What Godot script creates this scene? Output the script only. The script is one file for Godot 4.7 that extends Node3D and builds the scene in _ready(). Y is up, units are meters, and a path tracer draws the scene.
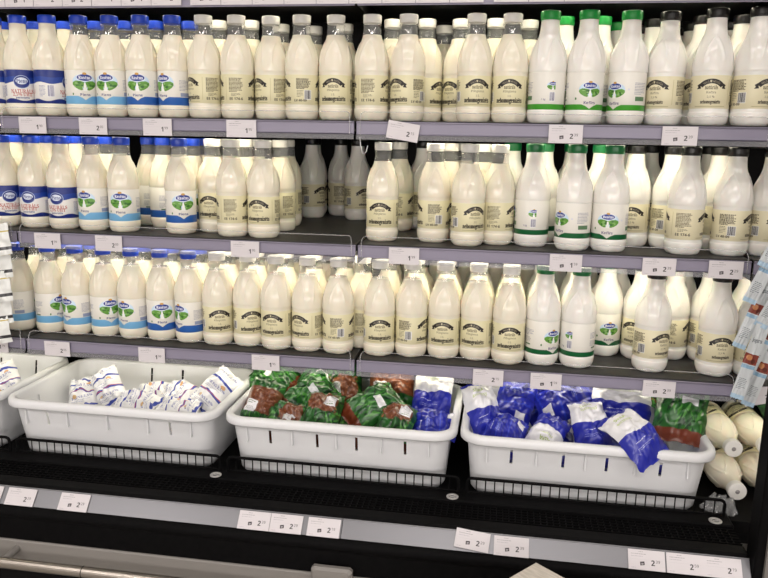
extends Node3D
# A refrigerated dairy case: three shelves of bottled milk and kefir above crates of bags and pouches.

var used := {}
var M := {}
var K := {}            # bottle prototypes by kind
var rng := RandomNumberGenerator.new()
const CAM := Vector3(0.0, 1.5, 1.8395)
const SH1 := 1.5367
const SH2 := 1.2294
const SH3 := 0.9243
const SH0 := 1.849
const JOINTS := [-2.264, -1.313, -0.362, 0.589, 1.54]
const DECK := 0.618
# bottles: [x, front z, kind, turn of the emblem away from the viewer in degrees]
var TOP_ROW := [
		[0.550, 0.029, "k", 45], [0.640, 0.020, "k", 0], [-1.281, 0.019, "n", 0], [-1.197, 0.018, "n", 70], [0.461, 0.015, "k", 3],
		[-1.113, 0.010, "l", 10], [-1.029, 0.005, "l", -25], [-0.944, 0.005, "b", -20], [0.180, 0.002, "g", 17], [-1.366, 0.000, "n", 130],
		[-0.775, -0.001, "c", -65], [-0.860, -0.002, "b", -45], [0.091, -0.003, "g", 208], [-0.689, -0.006, "c", -98], [-0.083, -0.008, "c", 12],
		[-0.248, -0.008, "c", 135], [0.003, -0.009, "c", 0], [0.278, -0.009, "g", -38], [-0.339, -0.010, "c", -105], [-0.519, -0.010, "c", 95],
		[-0.432, -0.015, "c", -10], [0.367, -0.024, "k", -30], [-0.604, -0.025, "c", -60], [0.544, -0.080, "k", 90], [0.455, -0.085, "k", -10],
		[-0.211, -0.087, "c", 60], [-0.038, -0.088, "c", 20], [0.130, -0.089, "g", 30], [-0.769, -0.090, "c", 10], [-1.398, -0.090, "n", 20],
		[-1.304, -0.090, "n", -40], [-1.214, -0.090, "n", 50], [-1.122, -0.090, "l", 0], [-1.035, -0.090, "l", 60], [-0.948, -0.090, "b", 100],
		[-0.300, -0.090, "c", 90], [0.219, -0.090, "g", -60], [-0.125, -0.091, "c", -40], [-0.681, -0.092, "c", -90], [-0.854, -0.100, "b", 30],
		[0.045, -0.113, "c", -80], [0.350, -0.130, "k", -60], [-0.618, -0.160, "c", 60], [-0.441, -0.160, "c", 40], [0.274, -0.189, "g", 20],
		[0.549, -0.190, "k", 0], [-0.536, -0.200, "c", 20], [-0.176, -0.200, "c", 0], [0.457, -0.200, "k", 10], [0.336, -0.253, "k", 0],
		[0.462, -0.290, "k", 30]]
var MIDDLE_ROW := [
		[-0.629, -0.022, "c", -25], [0.176, -0.024, "G", -48], [-0.717, -0.024, "c", -100], [-0.087, -0.025, "c", 28], [0.265, -0.025, "G", -5],
		[-1.032, -0.029, "l", -15], [0.444, -0.029, "k", -95], [-1.124, -0.031, "l", -38], [-0.869, -0.036, "b", 8], [0.553, -0.037, "k", 80],
		[-1.219, -0.039, "n", -30], [-1.403, -0.045, "n", 15], [-1.311, -0.046, "n", -30], [0.641, -0.050, "k", 40], [-0.313, -0.051, "c", -10],
		[0.076, -0.063, "G", 195], [-0.012, -0.069, "c", -105], [-0.179, -0.070, "c", 95], [-0.797, -0.092, "c", -20], [-1.130, -0.120, "l", 30],
		[-0.715, -0.120, "c", 60], [0.424, -0.124, "k", 50], [-1.414, -0.130, "n", 0], [-1.226, -0.130, "n", -20], [0.247, -0.130, "G", 30],
		[-1.321, -0.130, "n", 50], [-0.872, -0.133, "b", 40], [0.540, -0.140, "k", -60], [0.336, -0.142, "k", 0], [-0.057, -0.143, "c", -90],
		[-0.969, -0.147, "b", 95], [0.105, -0.157, "G", 100], [-0.146, -0.160, "c", 30], [-0.628, -0.174, "c", -60], [0.020, -0.185, "G", 0],
		[-1.039, -0.200, "b", 90], [0.181, -0.205, "G", -10], [-0.711, -0.209, "c", 0], [-1.139, -0.210, "l", 0], [-0.798, -0.216, "c", 0],
		[-1.433, -0.220, "n", 0], [-1.327, -0.220, "n", 0], [-1.229, -0.220, "n", 0], [-0.964, -0.240, "b", 0], [0.337, -0.240, "k", 0],
		[-0.878, -0.245, "b", 0], [-0.114, -0.260, "c", 0], [-0.301, -0.279, "c", -100], [-0.643, -0.293, "c", -20], [0.557, -0.300, "k", 10],
		[0.405, -0.330, "k", 0], [-0.239, -0.342, "k", 80], [-0.472, -0.518, "k", 35], [-0.631, -0.540, "k", 50], [-0.647, -0.635, "k", -95],
		[-0.554, -0.635, "k", -100]]
var LOWER_ROW := [
		[-0.424, -0.021, "c", 85], [-0.597, -0.022, "c", -20], [-0.510, -0.024, "c", -40], [0.032, -0.024, "c", 5], [-0.312, -0.026, "c", 3],
		[-0.769, -0.031, "c", 5], [0.209, -0.034, "G", 163], [-0.226, -0.035, "c", 65], [0.119, -0.036, "G", 42], [0.549, -0.036, "k", 22],
		[-0.854, -0.036, "b", -50], [-0.682, -0.037, "c", 13], [0.393, -0.038, "k", 45], [-1.026, -0.038, "l", -42], [-0.139, -0.039, "c", -5],
		[-0.940, -0.039, "b", 0], [-0.053, -0.042, "c", -15], [-1.114, -0.044, "l", 18], [-1.201, -0.044, "l", -50], [0.640, -0.045, "k", 90],
		[-1.289, -0.047, "l", 40], [-1.388, -0.049, "l", -90], [-1.475, -0.050, "l", 0], [-0.370, -0.090, "c", -95], [-0.514, -0.117, "c", -50],
		[0.034, -0.121, "c", 85], [-0.225, -0.122, "c", 265], [0.211, -0.124, "G", 559], [-0.686, -0.124, "c", 109], [-1.032, -0.124, "l", -56],
		[-0.858, -0.124, "b", -80], [-0.943, -0.124, "b", 70], [-0.773, -0.124, "c", 85], [-0.600, -0.125, "c", 10], [0.122, -0.126, "G", 196],
		[-0.139, -0.126, "c", 55], [-1.116, -0.129, "l", 124], [-1.200, -0.129, "l", -80], [-0.052, -0.130, "c", 25], [-1.285, -0.132, "l", 190],
		[-1.381, -0.133, "l", -200], [0.380, -0.144, "k", -25], [0.645, -0.149, "k", 0], [-0.307, -0.149, "c", 79], [-0.433, -0.150, "c", 325],
		[0.556, -0.161, "k", 30], [0.292, -0.161, "G", 20], [0.467, -0.165, "k", -95], [0.033, -0.213, "c", 155], [-0.226, -0.213, "c", 335],
		[-0.140, -0.213, "c", 125], [-0.509, -0.213, "c", 20], [-1.026, -0.213, "l", 14], [-0.682, -0.213, "c", 179], [-0.854, -0.213, "b", -10],
		[-0.769, -0.213, "c", 155], [-0.942, -0.213, "b", 140], [-0.595, -0.213, "c", 80], [-1.111, -0.213, "l", 194], [-1.195, -0.213, "l", -10],
		[0.211, -0.213, "G", 629], [0.121, -0.215, "G", 266], [-1.293, -0.216, "l", 260], [-0.053, -0.216, "c", 95], [-1.391, -0.217, "l", -130],
		[-0.421, -0.235, "c", 395], [-0.311, -0.236, "c", 149], [0.331, -0.242, "G", 0], [0.600, -0.250, "k", 0], [0.420, -0.260, "k", 0],
		[0.510, -0.260, "k", 0], [-0.183, -0.302, "c", 405], [-0.010, -0.302, "c", 165], [0.165, -0.302, "G", 336], [0.254, -0.302, "G", 699],
		[0.077, -0.302, "c", 225], [-0.096, -0.302, "c", 195], [-0.269, -0.312, "c", 219]]

# ---------------------------------------------------------------- tree helpers
func numbered(called: String) -> String:
	if not used.has(called):
		used[called] = 0
		return called
	used[called] += 1
	return "%s_%03d" % [called, used[called]]

func tag(o: Node, label: String, category: String, group := "") -> Node:
	o.set_meta("label", label)
	o.set_meta("category", category)
	if group != "":
		o.set_meta("group", group)
	return o

func thing(called: String, label: String, category: String, at := Vector3.ZERO, group := "") -> Node3D:
	var o := Node3D.new()
	o.name = numbered(called)
	add_child(o)
	o.position = at
	tag(o, label, category, group)
	return o

func obj(called: String, mesh: Mesh, m: Material, parent: Node = null, at := Vector3.ZERO) -> MeshInstance3D:
	var o := MeshInstance3D.new()
	o.mesh = mesh
	if m:
		o.material_override = m
	o.position = at
	if parent:
		o.name = called
		parent.add_child(o, true)
	else:
		o.name = numbered(called)
		add_child(o)
	return o

func struct(called: String, mesh: Mesh, m: Material, at := Vector3.ZERO) -> MeshInstance3D:
	var o := obj(called, mesh, m, null, at)
	o.set_meta("kind", "structure")
	return o

# ---------------------------------------------------------------- mesh helpers (front faces clockwise)
func begin() -> SurfaceTool:
	var st := SurfaceTool.new()
	st.begin(Mesh.PRIMITIVE_TRIANGLES)
	return st

func done(st: SurfaceTool) -> ArrayMesh:
	st.generate_normals()
	return st.commit()

func quad(st: SurfaceTool, a: Vector3, b: Vector3, c: Vector3, d: Vector3, g := -1) -> void:
	st.set_smooth_group(g)
	for v in [a, d, c, a, c, b]:
		st.add_vertex(v)

func quad_uv(st: SurfaceTool, p: Array, t: Array, g := -1) -> void:
	st.set_smooth_group(g)
	for i in [0, 3, 2, 0, 2, 1]:
		st.set_uv(t[i])
		st.add_vertex(p[i])

# box with chamfered edges, c = chamfer
func add_box(st: SurfaceTool, lo: Vector3, hi: Vector3, c := 0.0) -> void:
	if c <= 0.0:
		var v := []
		for i in 8:
			v.append(Vector3(hi.x if i & 1 else lo.x, hi.y if i & 2 else lo.y, hi.z if i & 4 else lo.z))
		quad(st, v[4], v[5], v[7], v[6]); quad(st, v[1], v[0], v[2], v[3])
		quad(st, v[5], v[1], v[3], v[7]); quad(st, v[0], v[4], v[6], v[2])
		quad(st, v[6], v[7], v[3], v[2]); quad(st, v[0], v[1], v[5], v[4])
		return
	# profile in xy chamfered, extruded along z with chamfered ends
	var rings := []
	for e in [[lo.z, c], [lo.z + c, 0.0], [hi.z - c, 0.0], [hi.z, c]]:
		var k: float = e[1]
		var a := Vector2(lo.x + k, lo.y + k); var b := Vector2(hi.x - k, hi.y - k)
		var r := PackedVector3Array()
		for q in [[a.x + c, a.y], [b.x - c, a.y], [b.x, a.y + c], [b.x, b.y - c], [b.x - c, b.y], [a.x + c, b.y], [a.x, b.y - c], [a.x, a.y + c]]:
			r.append(Vector3(q[0], q[1], e[0]))
		rings.append(r)
	for i in 3:
		for j in 8:
			var k := (j + 1) % 8
			quad(st, rings[i + 1][j], rings[i][j], rings[i][k], rings[i + 1][k])
	for j in range(1, 7):
		st.set_smooth_group(-1)
		for v in [rings[3][0], rings[3][j + 1], rings[3][j], rings[0][0], rings[0][j], rings[0][j + 1]]:
			st.add_vertex(v)

func box(lo: Vector3, hi: Vector3, c := 0.0) -> ArrayMesh:
	var st := begin()
	add_box(st, lo, hi, c)
	return done(st)

func add_tube(st: SurfaceTool, pts: Array, r: float, seg := 8, closed := false) -> void:
	var n := pts.size()
	var rings := []
	var up := Vector3(0.13, 0.97, 0.21).normalized()
	for i in n:
		var a: Vector3 = pts[(i - 1 + n) % n] if (closed or i > 0) else pts[i]
		var b: Vector3 = pts[(i + 1) % n] if (closed or i < n - 1) else pts[i]
		var t := (b - a).normalized()
		if absf(t.dot(up)) > 0.95:
			up = Vector3(0.9, 0.1, 0.4).normalized()
		var s := t.cross(up).normalized()
		var w := s.cross(t).normalized()
		up = w
		var ring := PackedVector3Array()
		for j in seg:
			var g := TAU * j / seg
			ring.append(pts[i] + (s * cos(g) + w * sin(g)) * r)
		rings.append(ring)
	var m := n if closed else n - 1
	for i in m:
		for j in seg:
			var k := (j + 1) % seg
			var A: PackedVector3Array = rings[i]
			var B: PackedVector3Array = rings[(i + 1) % n]
			quad(st, A[j], B[j], B[k], A[k], 1)
	if not closed:
		for e in [[rings[0], pts[0], false], [rings[n - 1], pts[n - 1], true]]:
			for j in seg:
				var k := (j + 1) % seg
				st.set_smooth_group(-1)
				var tri := [e[1], e[0][k], e[0][j]] if e[2] else [e[1], e[0][j], e[0][k]]
				for v in tri:
					st.add_vertex(v)

func tube(pts: Array, r: float, seg := 8, closed := false) -> ArrayMesh:
	var st := begin()
	add_tube(st, pts, r, seg, closed)
	return done(st)

# lathe about y; profile = [radius, y] from bottom to top; theta 0 faces +z and grows towards +x
func add_lathe(st: SurfaceTool, prof: Array, seg: int, bump := 0, v0 := 0.0, v1 := 1.0) -> void:
	var rows := []
	for q in prof:
		var row := PackedVector3Array()
		for j in seg + 1:
			var th := -PI + TAU * (j % seg) / seg
			var r: float = q[0]
			if bump == 1:
				r += shoulder_relief(th, q[1], r)
			elif bump == 2 and q[1] > 0.2385 and q[1] < 0.2526 and r > 0.02:
				r += 0.00014 * (1.0 if j % 2 == 0 else -1.0)
			row.append(Vector3(r * sin(th), q[1], r * cos(th)))
		rows.append(row)
	for i in prof.size() - 1:
		var ya: float = 1.0 - (prof[i][1] - v0) / (v1 - v0)
		var yb: float = 1.0 - (prof[i + 1][1] - v0) / (v1 - v0)
		for j in seg:
			var ua := float(j) / seg
			var ub := float(j + 1) / seg
			quad_uv(st, [rows[i][j], rows[i][j + 1], rows[i + 1][j + 1], rows[i + 1][j]], [Vector2(ua, ya), Vector2(ub, ya), Vector2(ub, yb), Vector2(ua, yb)], 1)

func lathe(prof: Array, seg: int, bump := 0, v0 := 0.0, v1 := 1.0) -> ArrayMesh:
	var st := begin()
	add_lathe(st, prof, seg, bump, v0, v1)
	return done(st)

# ---------------------------------------------------------------- materials
func mat(c: Color, rough := 0.5, metal := 0.0, spec := 0.5) -> StandardMaterial3D:
	var m := StandardMaterial3D.new()
	m.albedo_color = c
	m.roughness = rough
	m.metallic = metal
	m.metallic_specular = spec
	return m

func tex_mat(im: Image, rough := 0.4, coat := 0.0) -> StandardMaterial3D:
	var m := mat(Color.WHITE, rough)
	m.albedo_texture = ImageTexture.create_from_image(im)
	if coat > 0.0:
		m.clearcoat_enabled = true
		m.clearcoat = coat
		m.clearcoat_roughness = 0.15
	return m

func clear_mat(c: Color, alpha: float, rough := 0.05) -> StandardMaterial3D:
	var m := mat(Color(c.r, c.g, c.b, alpha), rough)
	m.transparency = BaseMaterial3D.TRANSPARENCY_ALPHA
	return m

func grain(m: StandardMaterial3D, a: Color, b: Color, freq: float, scale := 1.0) -> StandardMaterial3D:
	var n := FastNoiseLite.new()
	n.seed = 5
	n.frequency = freq
	n.fractal_octaves = 4
	var g := Gradient.new()
	g.set_color(0, a); g.set_color(1, b)
	var t := NoiseTexture2D.new()
	t.width = 512; t.height = 512; t.seamless = true
	t.noise = n; t.color_ramp = g
	m.albedo_texture = t
	m.albedo_color = Color.WHITE
	m.uv1_triplanar = true
	m.uv1_world_triplanar = true
	m.uv1_scale = Vector3.ONE * scale
	return m

# ---------------------------------------------------------------- painting of print on labels and bags
func rgb(r: int, g: int, b: int) -> Color:
	return Color(r / 255.0, g / 255.0, b / 255.0)

func canvas(w: int, h: int, c: Color) -> Image:
	var im := Image.create(w, h, false, Image.FORMAT_RGB8)
	im.fill(c)
	return im

func rect(im: Image, x: float, y: float, w: float, h: float, c: Color) -> void:
	im.fill_rect(Rect2i(int(x), int(y), maxi(1, int(w)), maxi(1, int(h))), c)

func poly(im: Image, pts: PackedVector2Array, c: Color) -> void:
	var idx := Geometry2D.triangulate_polygon(pts)
	for i in range(0, idx.size(), 3):
		tri(im, pts[idx[i]], pts[idx[i + 1]], pts[idx[i + 2]], c)

func tri(im: Image, a: Vector2, b: Vector2, c: Vector2, col: Color) -> void:
	var w := im.get_width(); var h := im.get_height()
	var ya := maxi(0, int(floor(minf(a.y, minf(b.y, c.y)))))
	var yb := mini(h - 1, int(ceil(maxf(a.y, maxf(b.y, c.y)))))
	var e := [[a, b], [b, c], [c, a]]
	for y in range(ya, yb + 1):
		var yy := y + 0.5
		var lo := 1e9; var hi := -1e9
		for s in e:
			var p: Vector2 = s[0]; var q: Vector2 = s[1]
			if (p.y <= yy) != (q.y <= yy):
				var x := p.x + (yy - p.y) / (q.y - p.y) * (q.x - p.x)
				lo = minf(lo, x); hi = maxf(hi, x)
		if hi > lo:
			var xa := maxi(0, int(ceil(lo - 0.5))); var xb := mini(w - 1, int(floor(hi - 0.5)))
			if xb >= xa:
				im.fill_rect(Rect2i(xa, y, xb - xa + 1, 1), col)

func oval(im: Image, cx: float, cy: float, rx: float, ry: float, c: Color) -> void:
	for y in range(maxi(0, int(cy - ry)), mini(im.get_height() - 1, int(cy + ry)) + 1):
		var k := 1.0 - pow((y + 0.5 - cy) / ry, 2)
		if k > 0:
			var hw := rx * sqrt(k)
			var xa := maxi(0, int(cx - hw)); var xb := mini(im.get_width() - 1, int(cx + hw))
			if xb > xa:
				im.fill_rect(Rect2i(xa, y, xb - xa + 1, 1), c)

# lettering: glyph outlines filled into the picture; arc > 0 bends the line upwards in the middle
func letters(im: Image, s: String, cx: float, cy: float, height: float, c: Color, face := "Droid Sans", italic := false, width := 0.0, arc := 0.0, bold := false) -> void:
	var f := SystemFont.new()
	f.font_names = PackedStringArray([face])
	f.font_italic = italic
	if bold:
		f.font_weight = 700
	var t := TextMesh.new()
	t.font = f
	t.text = s
	t.font_size = 48
	t.pixel_size = 1.0
	t.depth = 0.0
	t.curve_step = 4.0
	var a := t.get_mesh_arrays()
	var v: PackedVector3Array = a[Mesh.ARRAY_VERTEX]
	var ix: PackedInt32Array = a[Mesh.ARRAY_INDEX]
	if v.is_empty():
		return
	var lo := Vector2(1e9, 1e9); var hi := -lo
	for q in v:
		lo = lo.min(Vector2(q.x, q.y)); hi = hi.max(Vector2(q.x, q.y))
	var ks := height / 48.0
	var kx := ks if width <= 0.0 else width / (hi.x - lo.x)
	var mid := (lo + hi) / 2
	var P := PackedVector2Array()
	for q in v:
		var x := (q.x - mid.x) * kx
		var y := -(q.y - mid.y) * ks
		if arc > 0.0:
			var g := x / arc
			P.append(Vector2(cx + (arc - y) * sin(g), cy + arc - (arc - y) * cos(g)))
		else:
			P.append(Vector2(cx + x, cy + y))
	for i in range(0, ix.size(), 3):
		tri(im, P[ix[i]], P[ix[i + 1]], P[ix[i + 2]], c)

func lines(im: Image, x: float, y: float, w: float, h: float, n: int, c: Color, fill := 0.8) -> void:
	for i in n:
		var p := x
		var end := x + w * (rng.randf_range(0.82, 1.0) if i < n - 1 else 0.55)
		while p < end:
			var l := rng.randf_range(5, 18)
			rect(im, p, y + h * i / n, minf(l, end - p), maxf(1.0, h / n * 0.5 * fill), c)
			p += l + 3

func barcode(im: Image, x: float, y: float, w: float, h: float, c := Color(0.1, 0.1, 0.12)) -> void:
	rect(im, x, y, w, h, Color(0.95, 0.95, 0.95))
	var p := x + 3
	while p < x + w - 4:
		var l := rng.randi_range(1, 4)
		rect(im, p, y + 3, l, h - 9, c)
		p += l + rng.randi_range(1, 3)

func ribbon(im: Image, cx: float, top: float, half: float, thick: float, sag: float, c: Color) -> void:
	var R := (half * half + sag * sag) / (2 * sag)
	var g := asin(half / R)
	var a := PackedVector2Array(); var b := PackedVector2Array()
	for i in 17:
		var k := -g + 2 * g * i / 16.0
		a.append(Vector2(cx + R * sin(k), top + R - R * cos(k)))
		b.append(Vector2(cx + (R - thick) * sin(k), top + R - (R - thick) * cos(k)))
	b.reverse()
	a.append_array(b)
	poly(im, a, c)
	for s in [-1, 1]:   # folded tails
		var x: float = cx + s * half * 0.93
		poly(im, PackedVector2Array([Vector2(x, top + sag * 0.8), Vector2(x + s * 24, top + sag * 1.1), Vector2(x + s * 14, top + sag + 20), Vector2(x + s * 26, top + sag + 38), Vector2(x - s * 12, top + sag + 34)]), c)

func label_cream(kefir: bool) -> Image:
	var base := rgb(222, 215, 178) if not kefir else rgb(224, 216, 184)
	var ink := rgb(22, 15, 14)
	var dim := rgb(80, 72, 54)
	var im := canvas(1024, 286, base)
	for cx in [0, 512, 1024]:
		ribbon(im, cx, 30, 104, 40, 50, ink)
		letters(im, "VECĀ ★ MUIŽA", cx, 50, 22, rgb(186, 178, 150), "Droid Serif", false, 150, 116.0)
		letters(im, "natūrāls", cx, 104, 46, rgb(58, 50, 24), "Droid Serif", true, 104, 0, true)
		letters(im, "Kefīrs" if kefir else "Pilnpiens", cx, 146, 28, dim, "Droid Serif")
		letters(im, "2,5 %" if kefir else "1 L", cx, 186, 24, dim, "Droid Serif", true)
		for o in [-1.5, 1.5]:
			letters(im, "nehomogenizēts", cx + o, 232, 40 if kefir else 60, ink, "Droid Serif", true, 160 if kefir else 250, 0, not kefir)
		rect(im, cx - 128, 266, 256, 3, rgb(150, 140, 80))
	# printed matter between the emblems
	rect(im, 668, 30, 4, 222, rgb(190, 180, 130))
	lines(im, 704, 36, 140, 140, 11, dim, 1.3)
	lines(im, 726, 184, 92, 34, 3, dim)
	letters(im, "EE 174-6", 774, 238, 34, ink, "Droid Sans", false, 130, 0, true)
	lines(im, 184, 36, 144, 104, 9, dim, 1.7)
	lines(im, 190, 150, 66, 70, 5, dim)
	barcode(im, 262, 146, 72, 92)
	letters(im, "LV 40-09", 226, 246, 30, ink, "Droid Sans", false, 120, 0, true)
	return im

func hills(im: Image, cx: float, cy: float, k: float, leaf: Color, dark: Color) -> void:
	oval(im, cx, cy - 6 * k, 84 * k, 54 * k, rgb(196, 218, 238))
	for s in [-1, 1]:
		var pts := PackedVector2Array()
		for q in [[3, -12], [28, -20], [60, -22], [82, -12], [84, 4], [70, 22], [48, 36], [26, 44], [14, 40], [18, 22], [8, 8]]:
			pts.append(Vector2(cx + s * q[0] * k, cy + (q[1] + 10) * k))
		poly(im, pts, leaf)
	for i in 16:
		var g := rng.randf_range(-1, 1)
		oval(im, cx + g * 70 * k, cy + (rng.randf_range(-14, 34) * (1.0 - 0.5 * absf(g)) + 8) * k, rng.randf_range(5, 13) * k, rng.randf_range(4, 9) * k, dark if i % 2 else leaf.lightened(0.25))
	poly(im, PackedVector2Array([Vector2(cx - 6 * k, cy + 4 * k), Vector2(cx + 5 * k, cy + 4 * k), Vector2(cx + 14 * k, cy + 58 * k), Vector2(cx - 12 * k, cy + 58 * k)]), rgb(240, 240, 236))
	oval(im, cx, cy - 34 * k, 56 * k, 27 * k, rgb(235, 238, 244))
	oval(im, cx, cy - 34 * k, 52 * k, 23 * k, rgb(28, 52, 140))
	oval(im, cx, cy - 61 * k, 14 * k, 8 * k, rgb(196, 150, 70))
	letters(im, "Rasēns", cx, cy - 34 * k, 30 * k, Color.WHITE, "Droid Serif", true, 82 * k, 0, true)

func label_meadow(band: Color, word: String, word_ink: Color, thin: bool) -> Image:
	var white := rgb(230, 227, 219)
	var leaf := rgb(92, 150, 52); var dark := rgb(48, 104, 36)
	var im := canvas(1024, 336, white)
	var y0 := 286 if thin else 256
	var h := 50 if thin else 80
	rect(im, 0, y0, 1024, h, band)
	hills(im, 512, 159 if thin else 121, 1.15 if thin else 1.45, leaf, dark)
	letters(im, word, 512, y0 - 15, 34, word_ink, "Droid Sans", false, 100, 0, true)
	poly(im, PackedVector2Array([Vector2(440, y0 - 1), Vector2(584, y0 - 1), Vector2(545, y0 + 16), Vector2(512, y0 + 40), Vector2(479, y0 + 16)]), white)
	oval(im, 390, 236, 7, 11, rgb(70, 120, 60))
	# second face: small emblem, barcode; text panels at the sides
	hills(im, 1000, 124, 0.62, leaf, dark)
	barcode(im, 972, 178, 50, 84, rgb(48, 44, 96))
	letters(im, "1 kg", 920, 246, 22, word_ink)
	lines(im, 690, 90, 124, 110, 8, rgb(128, 132, 158))
	rect(im, 700, 212, 104, 38, rgb(92, 128, 92) if thin else rgb(150, 160, 190))
	lines(im, 180, 92, 134, 66, 5, rgb(128, 132, 158))
	lines(im, 180, 172, 100, 60, 5, rgb(110, 112, 132))
	rect(im, 200, 238, 72, 14, rgb(90, 120, 90))
	oval(im, 640, 150, 9, 9, rgb(214, 214, 224))
	return im

func label_navy() -> Image:
	var white := rgb(232, 230, 226)
	var navy := rgb(20, 42, 122)
	var red := rgb(176, 58, 52)
	var im := canvas(1024, 336, white)
	for x in 1024:
		var a := 130 + 10 * sin(x * TAU / 256.0)
		im.fill_rect(Rect2i(x, 0, 1, int(a)), navy)
		im.fill_rect(Rect2i(x, int(a * 0.55), 1, int(a * 0.45)), rgb(28, 62, 150))
		var b := 300 + 12 * sin(x * TAU / 256.0 + 1.2)
		im.fill_rect(Rect2i(x, int(b), 1, 336 - int(b)), navy)
	for cx in [0, 512, 1024]:
		oval(im, cx, 122, 80, 66, rgb(170, 184, 214))
		oval(im, cx, 122, 74, 60, navy)
		oval(im, cx, 112, 58, 34, rgb(214, 222, 236))
		letters(im, "Piens", cx, 112, 52, navy, "Droid Serif", true, 104, 0, true)
		letters(im, "NATURĀLS", cx, 212, 54, red, "Droid Serif", false, 224, 0, true)
		letters(im, "2,5% UHT", cx, 250, 46, red, "Droid Serif", false, 188, 0, true)
		letters(im, "pasterizēts", cx, 282, 26, navy, "Droid Sans", false, 130, 0, true)
	for x in [256, 768]:
		lines(im, x - 70, 156, 70, 116, 9, rgb(120, 124, 168))
		barcode(im, x + 20, 150, 66, 120, rgb(60, 56, 120))
	return im

func price_card(price: String, icon: bool) -> Image:
	var im := canvas(256, 140, rgb(212, 207, 211))
	var g := rgb(150, 146, 152)
	lines(im, 74, 12, 60, 10, 1, g)
	lines(im, 22, 28, 190, 12, 1, g)
	lines(im, 22, 44, 150, 12, 1, rgb(176, 172, 178))
	rect(im, 14, 66, 226, 2, rgb(200, 196, 200))
	if icon:
		poly(im, PackedVector2Array([Vector2(82, 84), Vector2(112, 80), Vector2(114, 104), Vector2(84, 110)]), rgb(44, 36, 42))
		rect(im, 90, 92, 16, 4, rgb(210, 205, 210))
		rect(im, 90, 100, 14, 3, rgb(210, 205, 210))
	var p := price.split(".")
	letters(im, p[0], 172, 86, 52, rgb(40, 36, 40), "Droid Sans", false, 0, 0, true)
	letters(im, p[1], 206, 76, 28, rgb(60, 56, 60), "Droid Sans")
	lines(im, 20, 124, 60, 8, 1, rgb(170, 166, 172))
	return im

# ---------------------------------------------------------------- bottles
func shoulder_relief(th: float, y: float, _r: float) -> float:
	# four moulded arches run round the shoulder, and the foot is scalloped
	var out := 0.0
	if y > 0.128 and y < 0.2:
		var g := fposmod(th + PI / 4, PI / 2) - PI / 4
		var t := (y - 0.13) / 0.062
		var w := 0.52 * sqrt(maxf(0.0, 1.0 - t * t))
		var d := absf(absf(g) - w)
		out += 0.0022 * exp(-pow(d / 0.06, 2)) * clampf(t * 4, 0, 1) * clampf((1.15 - t) * 5, 0, 1)
	if y < 0.016:
		out -= 0.0022 * (1.0 - y / 0.016) * pow(absf(sin(th * 2.5)), 6)
	return out

func make_bottles() -> void:
	var low := [[0.0, 0.005], [0.022, 0.0045], [0.029, 0.0005], [0.033, 0.0], [0.0365, 0.0025], [0.0392, 0.007], [0.0409, 0.0135], [0.0418, 0.021], [0.042, 0.0275], [0.0417, 0.029], [0.0409, 0.0302], [0.0408, 0.032], [0.0408, 0.0375], [0.0408, 0.1165], [0.0411, 0.118], [0.0418, 0.1196], [0.042, 0.122], [0.042, 0.13]]
	for i in 27:   # shoulder
		var y: float = 0.134 + i * 0.0028
		low.append([shoulder(y), y])
	var full := low.duplicate()
	for y in [0.212, 0.217, 0.223, 0.229, 0.2355]:
		full.append([shoulder(y), y])
	var filled := low.duplicate()
	filled.append([0.0, 0.2069])
	K.body_full = lathe(full, 120, 1)
	K.body_filled = lathe(filled, 120, 1)
	var neck := []
	for y in [0.2068, 0.212, 0.217, 0.223, 0.2285]:
		neck.append([shoulder(y), y])
	neck.append_array([[0.0222, 0.2292], [0.0224, 0.2302], [0.0222, 0.2312], [0.02, 0.2318], [0.02, 0.2355]])   # support ledge
	K.neck = lathe(neck, 40)
	# ribbed screw cap with its tamper ring and a rounded top
	var cap := [[0.0203, 0.2345], [0.0214, 0.2345], [0.0216, 0.2372], [0.0212, 0.2378], [0.0219, 0.2384], [0.022, 0.2415], [0.022, 0.249], [0.022, 0.2525], [0.0213, 0.2545], [0.0195, 0.255], [0.0, 0.255]]
	K.cap = lathe(cap, 96, 2)
	K.label = sleeve(0.0375, 0.1095)
	K.label_tall = sleeve(0.0315, 0.1165)
	M.milk = mat(rgb(234, 227, 209), 0.16)
	M.milk.subsurf_scatter_enabled = true
	M.milk.subsurf_scatter_strength = 0.12
	M.kefir = mat(rgb(236, 233, 227), 0.17)
	M.kefir.subsurf_scatter_enabled = true
	M.kefir.subsurf_scatter_strength = 0.1
	M.pet = clear_mat(rgb(235, 238, 240), 0.10, 0.03)
	var lab := {"n": label_navy(), "l": label_meadow(rgb(120, 182, 226), "Piens", rgb(84, 84, 130), false), "b": label_meadow(rgb(44, 98, 178), "Piens", rgb(60, 66, 130), false), "g": label_meadow(rgb(66, 158, 44), "Kefīrs", rgb(96, 84, 130), true), "G": label_meadow(rgb(16, 96, 52), "Kefīrs", rgb(96, 84, 130), true), "c": label_cream(false), "k": label_cream(true)}
	var caps := {"n": rgb(28, 72, 206), "l": rgb(30, 70, 196), "b": rgb(30, 70, 196), "g": rgb(24, 150, 62), "G": rgb(12, 112, 58), "c": rgb(240, 238, 234), "k": rgb(17, 15, 16)}
	for k in lab:
		var root := Node3D.new()
		var clear: bool = k in ["l", "b", "c"]
		var bm: Material = M.kefir if k in ["g", "G", "k"] else M.milk
		obj("body", K.body_filled if clear else K.body_full, bm, root)
		if clear:
			obj("neck", K.neck, M.pet, root).set_meta("label", "clear empty neck above the milk")
		obj("label", K.label if k in ["c", "k"] else K.label_tall, tex_mat(lab[k], 0.38), root)
		obj("cap", K.cap, mat(caps[k], 0.32), root)
		K[k] = root

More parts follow.
